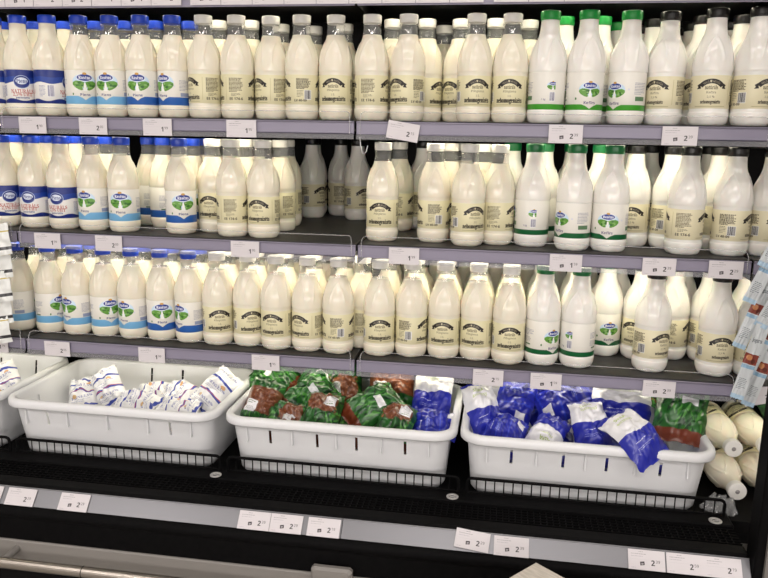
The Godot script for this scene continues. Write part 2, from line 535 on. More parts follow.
func sleeve(a: float, b: float) -> ArrayMesh:
	return lathe([[0.0409, a], [0.0412, a + 0.0004], [0.0412, b - 0.0004], [0.0409, b]], 56, 0, a, b)

func shoulder(y: float) -> float:
	var q := [[0.13, 0.042], [0.138, 0.0416], [0.148, 0.0406], [0.1565, 0.039], [0.166, 0.0365], [0.175, 0.0333], [0.183, 0.03], [0.191, 0.0268], [0.199, 0.0242], [0.207, 0.0223], [0.215, 0.0212], [0.224, 0.0204], [0.232, 0.02], [0.24, 0.02]]
	for i in q.size() - 1:
		if y <= q[i + 1][0]:
			return lerpf(q[i][1], q[i + 1][1], (y - q[i][0]) / (q[i + 1][0] - q[i][0]))
	return 0.02

func ordinal(n: int) -> String:
	var o := ["zeroth", "first", "second", "third", "fourth", "fifth", "sixth", "seventh", "eighth", "ninth", "tenth", "eleventh", "twelfth", "thirteenth", "fourteenth", "fifteenth", "sixteenth", "seventeenth", "eighteenth", "nineteenth"]
	if n < 20:
		return o[n]
	var tens: String = ["twent", "thirt", "fort", "fift"][int(n / 10.0) - 2]
	return tens + "ieth" if n % 10 == 0 else tens + "y-" + o[n % 10]

func fill_shelf(list: Array, y: float, shelf_word: String) -> void:
	var look := {"n": "blue-capped bottle, navy band label", "l": "blue-capped bottle, pale blue band", "b": "blue-capped bottle, mid-blue band", "g": "green-capped bottle, bright green band", "G": "green-capped bottle, dark green band", "c": "white-capped bottle, cream label", "k": "black-capped bottle, cream label"}
	var called := {"n": "milk_bottle", "l": "milk_bottle", "b": "milk_bottle", "g": "kefir_bottle", "G": "kefir_bottle", "c": "milk_bottle", "k": "kefir_bottle"}
	list.sort_custom(func(a, b): return a[0] < b[0])
	var front := 0
	var behind := 0
	for s in list:
		var label: String
		if s[1] > -0.075:
			front += 1
			label = "%s, %s from left in %s shelf's front row" % [look[s[2]], ordinal(front), shelf_word]
		else:
			behind += 1
			label = "%s, %s from left behind %s shelf's front row" % [look[s[2]], ordinal(behind), shelf_word]
		var o: Node3D = K[s[2]].duplicate()
		o.name = numbered(called[s[2]])
		add_child(o)
		var fat: float = 1.06 if called[s[2]] == "kefir_bottle" else (1.028 if s[2] == "c" else 1.0)
		o.scale = Vector3(fat, 1.015 if fat > 1.05 else 1.0, fat)
		var p := Vector3(s[0], y, s[1] - 0.042)
		o.position = p
		o.rotation.y = atan2(CAM.x - p.x, CAM.z - p.z) + deg_to_rad(s[3])
		tag(o, label, "bottle", "bottles on the %s shelf" % shelf_word)

# ---------------------------------------------------------------- shelves and price cards
func shelf(x0: float, x1: float, y: float, zf: float, depth: float, level: String, place: String, label: String, power: float) -> void:
	var t := thing("display_shelf", label, "shelf", Vector3((x0 + x1) / 2, y, 0), "shelf sections of the case")
	var h := (x1 - x0) / 2 - 0.003
	obj("board", box(Vector3(-h, -0.022, -depth), Vector3(h, 0, zf - 0.003), 0.002), M.shelf_top, t)
	var st := begin()
	add_box(st, Vector3(-h, -0.033, zf - 0.002), Vector3(h, -0.003, zf + 0.003), 0.001)
	add_box(st, Vector3(-h, -0.0065, zf + 0.001), Vector3(h, -0.0025, zf + 0.006), 0.0012)
	add_box(st, Vector3(-h, -0.0335, zf + 0.001), Vector3(h, -0.0310, zf + 0.005), 0.001)
	obj("price_rail", done(st), M.rail, t)
	st = begin()
	var foot := -0.0505 if level == "highest" else -0.0455
	var a := Vector3(0, -0.0335, zf + 0.002); var b := Vector3(0, foot, zf + 0.006)
	var n := Vector3(0, 0.0005, 0.0014)
	var x := Vector3(h, 0, 0)
	quad(st, b - x + n, b + x + n, a + x + n, a - x + n)
	quad(st, b + x, b - x, a - x, a + x)
	quad(st, b - x, b + x, b + x + n, b - x + n)
	obj("clear_lip", done(st), M.rail if level == "highest" else M.lip, t)
	var w := h - 0.010
	var gw := thing("shelf_guard", "thin wire guard along front of %s shelf, %s section" % [level, place], "guard", t.position, "wire guards along the shelf fronts")
	obj("wire", tube([Vector3(-w, -0.034, zf + 0.0075), Vector3(-w, 0.006, zf + 0.0075), Vector3(-w + 0.002, 0.016, zf + 0.003), Vector3(-w + 0.008, 0.02, zf - 0.004), Vector3(w - 0.008, 0.02, zf - 0.004), Vector3(w - 0.002, 0.016, zf + 0.003), Vector3(w, 0.006, zf + 0.0075), Vector3(w, -0.034, zf + 0.0075)], 0.0010, 6), M.wire, gw)
	obj("bracket", box(Vector3(-h - 0.003, -0.05, -depth), Vector3(-h - 0.0002, -0.001, zf - 0.006)), M.black, t)
	# light strip fixed under the board, with its light just below the glowing face
	var lz := -0.07 if level == "highest" else -0.105
	obj("light_strip", box(Vector3(-h + 0.03, -0.0262, lz - 0.011), Vector3(h - 0.03, -0.0222, lz + 0.011), 0.001), M.led, t)
	if power > 0.0:
		var l := AreaLight3D.new()
		l.name = "strip_light"
		l.area_size = Vector2(2 * h - 0.06, 0.02)
		l.light_energy = power
		l.light_color = Color(1.0, 0.965, 0.85)
		l.shadow_enabled = true
		l.area_range = 8.0
		l.area_attenuation = 2.0
		l.position = Vector3(0, -0.0268, lz)
		l.rotation.x = -PI / 2
		t.add_child(l, true)

func price_tag(p: Vector3, price: String, icon: bool, tilt: float, lean: float, label: String, group: String, wide := 0.077) -> void:
	var key := "card" + price + str(icon)
	if not M.has(key):
		M[key] = tex_mat(price_card(price, icon), 0.5)
	if not K.has("card"):
		var st := begin()
		var w := wide / 2; var h := 0.021; var d := 0.0004
		var u := Vector2(0.01, 0.95)
		quad_uv(st, [Vector3(-w, -h, d), Vector3(w, -h, d), Vector3(w, h, d), Vector3(-w, h, d)], [Vector2(0, 1), Vector2(1, 1), Vector2(1, 0), Vector2(0, 0)])
		quad_uv(st, [Vector3(w, -h, -d), Vector3(-w, -h, -d), Vector3(-w, h, -d), Vector3(w, h, -d)], [u, u, u, u])
		for s in [[Vector3(-w, h, d), Vector3(w, h, d), Vector3(w, h, -d), Vector3(-w, h, -d)], [Vector3(-w, -h, -d), Vector3(w, -h, -d), Vector3(w, -h, d), Vector3(-w, -h, d)], [Vector3(w, -h, d), Vector3(w, -h, -d), Vector3(w, h, -d), Vector3(w, h, d)], [Vector3(-w, -h, -d), Vector3(-w, -h, d), Vector3(-w, h, d), Vector3(-w, h, -d)]]:
			quad_uv(st, s, [u, u, u, u])
		K.card = done(st)
	var o := obj("price_tag", K.card, M[key])
	o.position = p
	o.rotation = Vector3(deg_to_rad(lean), 0, deg_to_rad(tilt))
	tag(o, label, "price tag", group)

# ---------------------------------------------------------------- crates
func crate_loop(hw: float, hd: float, r: float, slots: Array) -> Array:
	# one turn round a rounded rectangle, from the front wall on; [point, slot segment starts here]
	var out := []
	for side in 4:
		var a := hw if side % 2 == 0 else hd
		var b := hd if side % 2 == 0 else hw
		var stops := [[-(a - r), false]]
		for s in slots[side]:
			stops.append([s - 0.0035, true]); stops.append([s + 0.0035, false])
		stops.append([a - r, false])
		var g := -side * PI / 2
		var ex := Vector3(cos(g), 0, sin(g)); var ez := Vector3(sin(-g), 0, cos(g))
		if side % 2 == 1:
			ex = Vector3(0, 0, -1) if side == 1 else Vector3(0, 0, 1)
			ez = Vector3(1, 0, 0) if side == 1 else Vector3(-1, 0, 0)
		elif side == 2:
			ex = Vector3(-1, 0, 0); ez = Vector3(0, 0, -1)
		else:
			ex = Vector3(1, 0, 0); ez = Vector3(0, 0, 1)
		for s in stops:
			out.append([ex * s[0] + ez * b, s[1], side])
		for k in range(1, 6):
			var q := k * PI / 12
			out.append([ex * (a - r + r * sin(q)) + ez * (b - r + r * cos(q)), false, side])
	return out

func make_crate(at: Vector3, label: String, slots: Array) -> void:
	var t := thing("plastic_crate", label, "crate", at, "white crates in the bottom of the case")
	var H := 0.166
	var st := begin()
	var ys := [0.0, 0.012, 0.098, 0.136, 0.157, H]
	var outer := []; var inner := []
	for y in ys:
		var k: float = y / H
		var foot := 0.006 if y == 0.0 else 0.0
		outer.append(crate_loop(lerpf(0.272, 0.286, k) - foot, lerpf(0.158, 0.186, k) - foot, 0.045, slots))
		inner.append(crate_loop(lerpf(0.269, 0.283, k) - foot, lerpf(0.155, 0.183, k) - foot, 0.042, slots))
	var n: int = outer[0].size()
	for i in ys.size() - 1:
		var up := Vector3(0, ys[i + 1], 0); var dn := Vector3(0, ys[i], 0)
		for j in n:
			var k := (j + 1) % n
			var o := [outer[i][j][0] + dn, outer[i][k][0] + dn, outer[i + 1][k][0] + up, outer[i + 1][j][0] + up]
			var e := [inner[i][j][0] + dn, inner[i][k][0] + dn, inner[i + 1][k][0] + up, inner[i + 1][j][0] + up]
			if outer[i][j][1] and (i == 2 or (i == 3 and outer[i][j][2] == 2)):
				for q in 4:
					quad(st, o[q], o[(q + 1) % 4], e[(q + 1) % 4], e[q])
				continue
			quad(st, o[0], o[1], o[2], o[3], 1)
			quad(st, e[1], e[0], e[3], e[2], 2)
	for j in n:   # floor
		var k := (j + 1) % n
		st.set_smooth_group(-1)
		for v in [Vector3(0, 0.004, 0), inner[0][j][0] + Vector3(0, 0.004, 0), inner[0][k][0] + Vector3(0, 0.004, 0), Vector3.ZERO, outer[0][k][0], outer[0][j][0]]:
			st.add_vertex(v)
	obj("body", done(st), M.crate, t)
	# rolled rim
	st = begin()
	var prof := [[-0.003, 0.158], [-0.0035, 0.167], [0.0, 0.171], [0.009, 0.1715], [0.0145, 0.169], [0.0165, 0.163], [0.0165, 0.152], [0.0145, 0.149], [0.0125, 0.151], [0.012, 0.163], [0.0, 0.161]]
	var loops := []
	for q in prof:
		loops.append(crate_loop(0.286 + q[0], 0.186 + q[0], 0.045 + q[0], [[], [], [], []]))
	var m: int = loops[0].size()
	for i in prof.size() - 1:
		for j in m:
			var k := (j + 1) % m
			quad(st, loops[i + 1][j][0] + Vector3(0, prof[i + 1][1], 0), loops[i + 1][k][0] + Vector3(0, prof[i + 1][1], 0), loops[i][k][0] + Vector3(0, prof[i][1], 0), loops[i][j][0] + Vector3(0, prof[i][1], 0), 1)
	obj("rim", done(st), M.crate, t)
	# short moulded ribs on the front wall
	for x in [-0.235, -0.115, 0.0, 0.115, 0.235]:
		obj("rib", box(Vector3(x - 0.002, 0.1, 0.176), Vector3(x + 0.002, 0.15, 0.1875), 0.001), M.crate, t)

# ---------------------------------------------------------------- bags
func bag_mesh(W: float, L: float, T: float, sd: int, bend: float, rough := 1.0) -> ArrayMesh:
	var n := FastNoiseLite.new()
	n.seed = sd
	n.frequency = 1.0
	n.fractal_octaves = 2
	var nu := 22; var nv := 30
	var st := begin()
	for side in [1, -1]:
		var P := []
		for j in nv + 1:
			var row := PackedVector3Array()
			var v := -1.0 + 2.0 * j / nv
			for i in nu + 1:
				var u := -1.0 + 2.0 * i / nu
				var fu := pow(maxf(0, 1.0 - pow(absf(u), 2.6)), 0.55)
				var vv := minf(absf(v) / 0.93, 1.0)
				var fv := pow(maxf(0, 1.0 - pow(vv, 2.8)), 0.6)
				var z := T / 2 * fu * fv
				var crease := absf(n.get_noise_2d(u * 0.9 + side * 9, v * 1.3)) * 1.6
				z += rough * 0.26 * T * (crease - 0.3) * fu * fv
				z += rough * 0.004 * sin(u * 11 + sd + v * 2.0) * fu * smoothstep(0.45, 0.85, absf(v)) * clampf((1.0 - absf(v)) * 9.0, 0.12, 1)
				var x := u * W / 2 * (1.0 - 0.10 * fv * fu) * (1.0 - 0.05 * rough * n.get_noise_2d(v * 2.0, 31 + sd))
				var y := v * L / 2 + rough * 0.004 * n.get_noise_2d(u * 3, 7) * (1.0 if absf(v) > 0.8 else 0.0)
				var b := bend * (v * v - 0.3) + rough * 0.012 * n.get_noise_2d(u * 0.8 + 40, v * 0.8)
				row.append(Vector3(x, y, side * maxf(z, 0.0006) - b))
			P.append(row)
		for j in nv:
			for i in nu:
				var q := [P[j][i], P[j][i + 1], P[j + 1][i + 1], P[j + 1][i]]
				var t := []
				for e in [[i, j], [i + 1, j], [i + 1, j + 1], [i, j + 1]]:
					t.append(Vector2(float(e[0]) / nu, 1.0 - float(e[1]) / nv))
				if side < 0:
					q = [q[1], q[0], q[3], q[2]]
					t = [t[1], t[0], t[3], t[2]]
				quad_uv(st, q, t, 1 if side > 0 else 2)
	return done(st)

var bag_seed := 11
func bag(called: String, kind: String, p: Vector3, size: Vector3, turn: Vector3, bend: float, label: String, category: String, group: String, rough := 1.0) -> MeshInstance3D:
	bag_seed += 3
	var o := obj(called, bag_mesh(size.x, size.y, size.z, bag_seed, bend, rough), M[kind])
	o.position = p
	o.rotation = turn * PI / 180.0
	tag(o, label, category, group)
	return o

func paint_bags() -> void:
	var white := rgb(232, 232, 236)
	var blue := rgb(34, 42, 160)
	# white top with green lettering, blue foot
	var im := canvas(256, 384, white)
	for x in 256:
		im.fill_rect(Rect2i(x, int(186 + 22 * sin(x * PI / 256.0)), 1, 384), blue)
	rect(im, 0, 0, 256, 16, blue)
	letters(im, "SIERA", 110, 70, 30, rgb(168, 190, 92), "Droid Sans", false, 90, 0, true)
	letters(im, "BIEZPIENS", 118, 106, 26, rgb(190, 204, 140), "Droid Sans", false, 120, 0, true)
	lines(im, 56, 262, 140, 12, 1, rgb(214, 218, 240))
	lines(im, 50, 292, 150, 18, 2, rgb(160, 166, 214))
	M.blue_white = tex_mat(im, 0.3, 0.3)
	# mostly blue, white panel at one edge
	im = canvas(256, 384, blue)
	for i in 7:
		poly(im, PackedVector2Array([Vector2(0, 40 + i * 52), Vector2(256, 10 + i * 56), Vector2(256, 24 + i * 56), Vector2(0, 50 + i * 52)]), rgb(28, 34, 138) if i % 2 else rgb(48, 66, 190))
	rect(im, 150, 300, 70, 56, white)
	lines(im, 40, 84, 150, 14, 1, rgb(190, 196, 232))
	lines(im, 40, 130, 120, 40, 4, rgb(140, 150, 214))
	M.blue = tex_mat(im, 0.3, 0.3)
	# leafy green print with a window on brown content
	for v in 3:
		im = canvas(256, 384, rgb(38, 96, 40))
		var r := RandomNumberGenerator.new()
		r.seed = 40 + v
		for i in 150:
			var c := Vector2(r.randf_range(0, 256), r.randf_range(0, 384))
			var d := Vector2.from_angle(r.randf_range(0.9, 2.3)) * r.randf_range(22, 60)
			var s := d.orthogonal() * r.randf_range(0.10, 0.22)
			var g: Color = [rgb(22, 66, 30), rgb(42, 102, 42), rgb(76, 140, 60), rgb(16, 50, 26), rgb(36, 90, 36)][i % 5]
			poly(im, PackedVector2Array([c - d, c + s, c + d, c - s]), g)
		if v > 0:
			var brown := rgb(116, 66, 42)
			if v == 1:
				oval(im, 128, 236, 112, 104, brown)
			else:
				rect(im, 0, 90, 256, 200, brown)
			for i in 220:
				oval(im, r.randf_range(20, 236), r.randf_range(140, 320) if v == 1 else r.randf_range(96, 282), r.randf_range(3, 9), r.randf_range(2, 6), [rgb(94, 50, 32), rgb(146, 94, 64), rgb(110, 60, 38)][i % 3])
			rect(im, 26 if v == 1 else 20, 196 if v == 1 else 206, 84, 92, white)
			lines(im, 40 if v == 1 else 34, 206 if v == 1 else 216, 56, 24, 2, rgb(96, 130, 90))
			lines(im, 36 if v == 1 else 30, 250 if v == 1 else 256, 60, 30, 4, rgb(150, 150, 150))
		else:
			rect(im, 120, 120, 90, 50, white)
			rect(im, 0, 320, 256, 64, rgb(112, 50, 30))
		M[["green", "green_oval", "green_brown"][v]] = tex_mat(im, 0.3, 0.35)
	# white pouch, blue lettering and stripes
	im = canvas(256, 384, rgb(230, 230, 232))
	for i in 3:
		letters(im, "PIENS 2,5%", 128, 44 + i * 128, 26, rgb(120, 124, 176), "Droid Sans", false, 190, 0, true)
		lines(im, 24, 66 + i * 128, 200, 22, 2, rgb(150, 152, 186))
		poly(im, PackedVector2Array([Vector2(0, 112 + i * 128), Vector2(90, 96 + i * 128), Vector2(256, 116 + i * 128), Vector2(256, 134 + i * 128), Vector2(90, 114 + i * 128), Vector2(0, 126 + i * 128)]), rgb(48, 66, 160))
	oval(im, 190, 150, 22, 14, rgb(206, 160, 110))
	oval(im, 60, 290, 18, 12, rgb(206, 170, 120))
	rect(im, 0, 236, 256, 5, rgb(190, 70, 70))
	M.pouch = tex_mat(im, 0.35, 0.2)
	# long snack sticks
	im = canvas(128, 512, rgb(204, 210, 214))
	rect(im, 0, 200, 128, 70, rgb(132, 56, 44))
	oval(im, 44, 226, 30, 18, rgb(196, 130, 84))
	oval(im, 92, 246, 24, 16, rgb(96, 40, 32))
	rect(im, 0, 276, 128, 24, rgb(140, 176, 204))
	letters(im, "jogurts", 64, 110, 34, rgb(50, 60, 70), "Droid Serif", true, 96, 0, true)
	lines(im, 20, 370, 88, 80, 7, rgb(90, 100, 110))
	rect(im, 0, 482, 128, 30, rgb(170, 198, 220))
	M.stick = tex_mat(im, 0.25, 0.5)
	im = canvas(128, 256, rgb(226, 228, 226))
	rect(im, 0, 60, 128, 10, rgb(190, 170, 70))
	oval(im, 44, 130, 26, 20, rgb(40, 130, 96))
	rect(im, 30, 190, 98, 26, rgb(36, 34, 40))
	lines(im, 20, 20, 80, 30, 3, rgb(120, 130, 130))
	M.sachet = tex_mat(im, 0.3, 0.4)

# ---------------------------------------------------------------- the place
func _ready() -> void:
	rng.seed = 7
	var cam := Camera3D.new()
	cam.name = "camera"
	add_child(cam)
	cam.fov = rad_to_deg(2.0 * atan(289.0 / 740.0))
	cam.position = CAM
	cam.rotation_order = EULER_ORDER_YXZ
	cam.rotation_degrees = Vector3(-11.666, 8.961, 1.037)
	cam.current = true
	var we := WorldEnvironment.new()
	we.name = "environment"
	var env := Environment.new()
	env.background_mode = Environment.BG_COLOR
	env.background_color = Color(0.02, 0.02, 0.02)
	env.tonemap_mode = Environment.TONE_MAPPER_LINEAR
	env.tonemap_exposure = 1.0
	env.sdfgi_enabled = true
	env.ssao_enabled = true
	env.ssil_enabled = true
	we.environment = env
	add_child(we)
	M.led = mat(Color(1, 1, 1), 0.4)
	M.led.emission_enabled = true
	M.led.emission = Color(1.0, 0.97, 0.92)
	M.led.emission_energy_multiplier = 2.0
	for q in [[-2.6, 1.5], [0.0, 1.5], [2.6, 1.5], [-2.6, 3.3], [0.0, 3.3], [2.6, 3.3]]:
		added_ceiling_lamp(q[0], q[1], 1.1 if q[1] < 2.0 else 3.7)

	frontal_fill(6.4)

	# setting
	M.black = mat(rgb(20, 20, 22), 0.55, 0.0, 0.16)
	M.dark = mat(rgb(13, 12, 14), 0.6, 0.0, 0.25)
	M.shelf_top = mat(rgb(38, 37, 38), 0.5)
	M.rail = mat(rgb(136, 131, 150), 0.4)
	M.lip = clear_mat(rgb(206, 206, 214), 0.16, 0.06)
	M.wire = clear_mat(rgb(220, 220, 222), 0.3, 0.15)
	M.hook = mat(rgb(190, 190, 192), 0.3, 0.7)
	M.steel = mat(rgb(168, 160, 152), 0.28, 0.9)
	M.strip = mat(rgb(132, 132, 137), 0.3, 0.5)
	M.grey = mat(rgb(132, 128, 124), 0.45)
	M.crate = mat(rgb(234, 235, 238), 0.38)
	M.crate.backlight_enabled = true
	M.crate.backlight = Color(0.3, 0.3, 0.3)
	M.wrap = clear_mat(rgb(210, 212, 214), 0.25, 0.08)
	M.black = grain(M.black, rgb(9, 9, 10), rgb(17, 16, 17), 0.03, 3.0)
	var fl := grain(mat(Color.WHITE, 0.35), rgb(150, 146, 140), rgb(176, 172, 166), 0.02, 1.0)
	var pl := mat(rgb(196, 194, 190), 0.8)
	struct("floor", box(Vector3(-4.5, -0.1, -1.1), Vector3(4.5, 0, 5.1)), fl)
	struct("ceiling", box(Vector3(-4.5, 3.2, -1.1), Vector3(4.5, 3.3, 5.1)), pl)
	struct("wall_back", box(Vector3(-4.5, 0, -1.1), Vector3(4.5, 3.2, -1.0)), pl)
	struct("wall_front", box(Vector3(-4.5, 0, 5.0), Vector3(4.5, 3.2, 5.1)), pl)
	struct("wall_left", box(Vector3(-4.5, 0, -1.0), Vector3(-4.4, 3.2, 5.0)), pl)
	struct("wall_right", box(Vector3(4.4, 0, -1.0), Vector3(4.5, 3.2, 5.0)), pl)
	build_case()

	# shelves
	var words := ["bottle", "upper", "middle", "lower"]
	var places := ["left-hand", "left middle", "right middle", "right-hand"]
	for i in 4:
		shelf(JOINTS[i], JOINTS[i + 1], SH0, 0.035, 0.42, "highest", places[i], "section of dark shelf with grey rail above all bottles, %s" % places[i], 0.07)
		shelf(JOINTS[i], JOINTS[i + 1], SH1, 0.035, 0.72, "top bottle", places[i], "dark shelf section with lilac-grey rail, topmost of three bottle levels, %s" % places[i], 0.10)
		shelf(JOINTS[i], JOINTS[i + 1], SH2, 0.001, 0.72, "middle bottle", places[i], "dark shelf section with lilac-grey rail, middle of three bottle levels, %s" % places[i], 0.10)
		shelf(JOINTS[i], JOINTS[i + 1], SH3, 0.001, 0.72, "lower bottle", places[i], "dark shelf section with lilac-grey rail just above crates, %s" % places[i], 0.075)
	make_bottles()
	fill_shelf(TOP_ROW, SH1, "top")
	fill_shelf(MIDDLE_ROW, SH2, "middle")
	fill_shelf(LOWER_ROW, SH3, "lower")
	for k in ["n", "l", "b", "g", "G", "c", "k"]:
		K[k].free()
	lying_bottles()
	cards()
	paint_bags()
	crates()
	packets()

func frontal_fill(power: float) -> void:
	# unseen glowing panel, added across the aisle for soft light from the front
	var t := thing("fill_panel", "long glowing fill panel added across the aisle, opposite the milk case", "fill panel", Vector3(0, 1.55, 4.99))
	obj("housing", box(Vector3(-3.05, -0.35, -0.1), Vector3(3.05, 0.35, 0.0), 0.01), mat(rgb(190, 190, 190), 0.5), t)
	obj("fill_face", box(Vector3(-3.0, -0.31, -0.105), Vector3(3.0, 0.31, -0.1005)), M.led, t)
	var l := AreaLight3D.new()
	l.name = "fill_light"
	l.area_size = Vector2(6.0, 0.62)
	l.light_energy = power
	l.light_color = Color(1.0, 0.972, 0.96)
	l.shadow_enabled = true
	l.area_range = 14.0
	l.area_attenuation = 2.0
	l.position = Vector3(0, 0, -0.108)
	t.add_child(l, true)

func added_ceiling_lamp(x: float, z: float, power: float) -> void:  # unseen lamps, added overhead to light the front of the case
	var side := "left" if x < -1.0 else ("right" if x > 1.0 else "middle")
	var t := thing("added_ceiling_light", "long white added ceiling light, %s one in row %s the case" % [side, "nearest" if z < 2.0 else "farthest from"], "light", Vector3(x, 3.2, z), "added ceiling lights over the aisle")
	obj("housing", box(Vector3(-0.75, -0.05, -0.16), Vector3(0.75, -0.001, 0.16), 0.006), M.get("white", mat(rgb(220, 220, 220), 0.5)), t)
	obj("diffuser", box(Vector3(-0.72, -0.056, -0.13), Vector3(0.72, -0.0505, 0.13)), M.led, t)
	var l := AreaLight3D.new()
	l.name = "lamp"
	l.area_size = Vector2(1.44, 0.26)
	l.light_energy = power
	l.light_color = Color(1.0, 0.972, 0.955)
	l.shadow_enabled = true
	l.area_range = 12.0
	l.area_attenuation = 2.0
	l.position = Vector3(0, -0.06, 0)
	l.rotation.x = -PI / 2
	t.add_child(l, true)

func build_case() -> void:
	var t := thing("display_refrigerator", "black open refrigerated case with silver price strip and steel handrail", "refrigerator")
	var xa := -2.28; var xb := 0.562
	var xr := 1.556
	obj("back_panel", box(Vector3(xa, 0.1, -0.78), Vector3(xr, 2.2, -0.74)), M.dark, t)
	obj("side_panel", box(Vector3(xa - 0.04, 0.05, -0.78), Vector3(xa, 2.2, 0.3)), M.black, t)
	obj("side_panel", box(Vector3(xr, 0.05, -0.78), Vector3(xr + 0.04, 2.2, 0.3)), M.black, t)
	obj("canopy", box(Vector3(xa, 2.12, -0.74), Vector3(xr, 2.2, 0.12), 0.004), M.black, t)
	obj("deck", box(Vector3(xa, DECK - 0.03, -0.74), Vector3(xr, DECK, 0.112)), M.black, t)
	obj("ledge", box(Vector3(xa, DECK - 0.02, 0.1122), Vector3(xb, 0.638, 0.176), 0.003), M.black, t)
	# air grille: long bars crossed by short ones over a dark well
	obj("grille_well", box(Vector3(xa, 0.56, 0.1765), Vector3(xb, 0.612, 0.2475)), M.dark, t)
	var st := begin()
	for i in 6:
		var z := 0.1815 + i * 0.0124
		add_box(st, Vector3(xa, 0.6205, z - 0.0011), Vector3(xb - 0.002, 0.632, z + 0.0011))
	var x := xa + 0.01
	while x < xb - 0.01:
		add_box(st, Vector3(x, 0.622, 0.179), Vector3(x + 0.0022, 0.6312, 0.245))
		x += 0.0145
	var g := obj("air_grille", done(st), M.black, t)
	g.set_meta("kind", "stuff")
	obj("front_lip", box(Vector3(xa, 0.585, 0.248), Vector3(xb, 0.633, 0.2905), 0.005), M.black, t)
	# sloping price strip in lengths
	var d := Vector3(0, -0.034, 0.028)
	var nrm := Vector3(0, 0.028, 0.034).normalized()
	var joints := [-2.28, -1.281, -0.331, 0.561]
	for i in 3:
		var p := Vector3(joints[i] + 0.0008, 0.6245, 0.2912)
		var q := Vector3(joints[i + 1] - 0.0008, 0.6245, 0.2912)
		st = begin()
		var back := -nrm * 0.004
		quad(st, p + d, q + d, q, p)
		quad(st, q + d + back, p + d + back, p + back, q + back)
		quad(st, p, q, q + back, p + back); quad(st, p + d + back, q + d + back, q + d, p + d)
		quad(st, q + d, q + d + back, q + back, q); quad(st, p + d + back, p + d, p, p + back)
		add_tube(st, [p + nrm * 0.0005, q + nrm * 0.0005], 0.0016, 6)
		obj("price_strip", done(st), M.strip, t)
	# black front below the strip: a rounded nose, then a flat panel, a grey bumper band and the dark foot
	st = begin()
	var prof := [Vector2(0.3175, 0.5905), Vector2(0.327, 0.588), Vector2(0.333, 0.581), Vector2(0.335, 0.572), Vector2(0.333, 0.566), Vector2(0.330, 0.562), Vector2(0.330, 0.505), Vector2(0.29, 0.505), Vector2(0.29, 0.585)]
	for i in prof.size():
		var a: Vector2 = prof[i]; var b: Vector2 = prof[(i + 1) % prof.size()]
		quad(st, Vector3(xa, b.y, b.x), Vector3(xb, b.y, b.x), Vector3(xb, a.y, a.x), Vector3(xa, a.y, a.x), 1 if i < 5 else -1)
	obj("front_panel", done(st), M.black, t)
	obj("bumper_band", box(Vector3(xa, 0.435, 0.29), Vector3(xb, 0.5045, 0.336), 0.003), M.grey, t)
	obj("foot_panel", box(Vector3(xa, 0.03, 0.24), Vector3(xb, 0.4345, 0.3)), M.dark, t)
	obj("bumper_clip", box(Vector3(-0.392, 0.495, 0.3365), Vector3(-0.296, 0.5345, 0.358), 0.006), M.grey, t)
	obj("end_post", box(Vector3(0.5625, 0.03, 0.262), Vector3(0.582, 2.2, 0.318), 0.003), M.black, t)
	obj("end_cover", box(Vector3(0.5822, 0.03, 0.255), Vector3(0.64, 2.2, 0.33), 0.006), M.grey, t)
	# handrail on stand-off brackets
	obj("handrail", tube([Vector3(xa, 0.479, 0.392), Vector3(-1.6, 0.479, 0.392), Vector3(0.5, 0.479, 0.392)], 0.013, 20), M.steel, t)
	for bx in [-1.146, -0.2]:
		obj("rail_bracket", tube([Vector3(bx, 0.484, 0.334), Vector3(bx, 0.480, 0.392)], 0.0095, 14), M.grey, t)
	obj("rail_sleeve", tube([Vector3(-0.937, 0.479, 0.392), Vector3(-0.935, 0.479, 0.392)], 0.0134, 20), M.dark, t)
	# locking discs on the ledge
	var ring := mat(rgb(196, 194, 192), 0.35, 0.3)
	for q in [[-0.694, 0.1605], [-0.086, 0.1605], [0.524, 0.1605]]:
		var o := obj("locking_disc", lathe([[0.0075, 0.0], [0.0145, 0.0], [0.0150, 0.0016], [0.0140, 0.0026], [0.0085, 0.0026], [0.0075, 0.0016], [0.0075, 0.0]], 28), ring, t, Vector3(q[0], 0.6382, q[1]))
		obj("key_bar", box(Vector3(-0.006, 0.0, -0.0022), Vector3(0.006, 0.0018, 0.0022), 0.0006), ring, o)
	# wire hook at the joint below the top bottle shelf
	var hook := thing("wire_hook", "small bent wire hook hanging under joint of topmost bottle shelf", "hook", Vector3(-0.352, SH1 - 0.04, 0.028))
	obj("wire", tube([Vector3(0, 0, 0), Vector3(0.002, -0.02, 0.002), Vector3(0.007, -0.036, 0.004), Vector3(0.012, -0.04, 0.005), Vector3(0.017, -0.034, 0.004), Vector3(0.020, -0.02, 0.002)], 0.0013, 8), M.hook, hook)
	# low wire fences before the crates
	var spans := [[-1.9, -1.297, "at far left edge"], [-1.275, -0.694, "before crate of white pouches"], [-0.672, -0.074, "before crate of green and brown bags"], [-0.052, 0.55, "before crate of blue bags"]]
	for s in spans:
		var w: float = (s[1] - s[0]) / 2
		var f := thing("wire_guard", "low black wire fence %s" % s[2], "wire guard", Vector3((s[0] + s[1]) / 2, 0.6382, 0.13), "wire guards before the crates")
		var r := 0.0040
		obj("frame", tube([Vector3(-w, 0.0, 0), Vector3(-w, 0.03, 0), Vector3(-w + 0.003, 0.036, 0), Vector3(-w + 0.009, 0.039, 0), Vector3(w - 0.009, 0.039, 0), Vector3(w - 0.003, 0.036, 0), Vector3(w, 0.03, 0), Vector3(w, 0.0, 0)], r, 8), M.black, f)
		obj("foot_bar", tube([Vector3(-w + 0.002, 0.0026, 0), Vector3(w - 0.002, 0.0026, 0)], 0.002, 8), M.black, f)
		if not K.has("rod"):
			K.rod = tube([Vector3(0, 0.003, 0), Vector3(0, 0.038, 0)], 0.0016, 6)
		var n := int(2 * w / 0.0217)
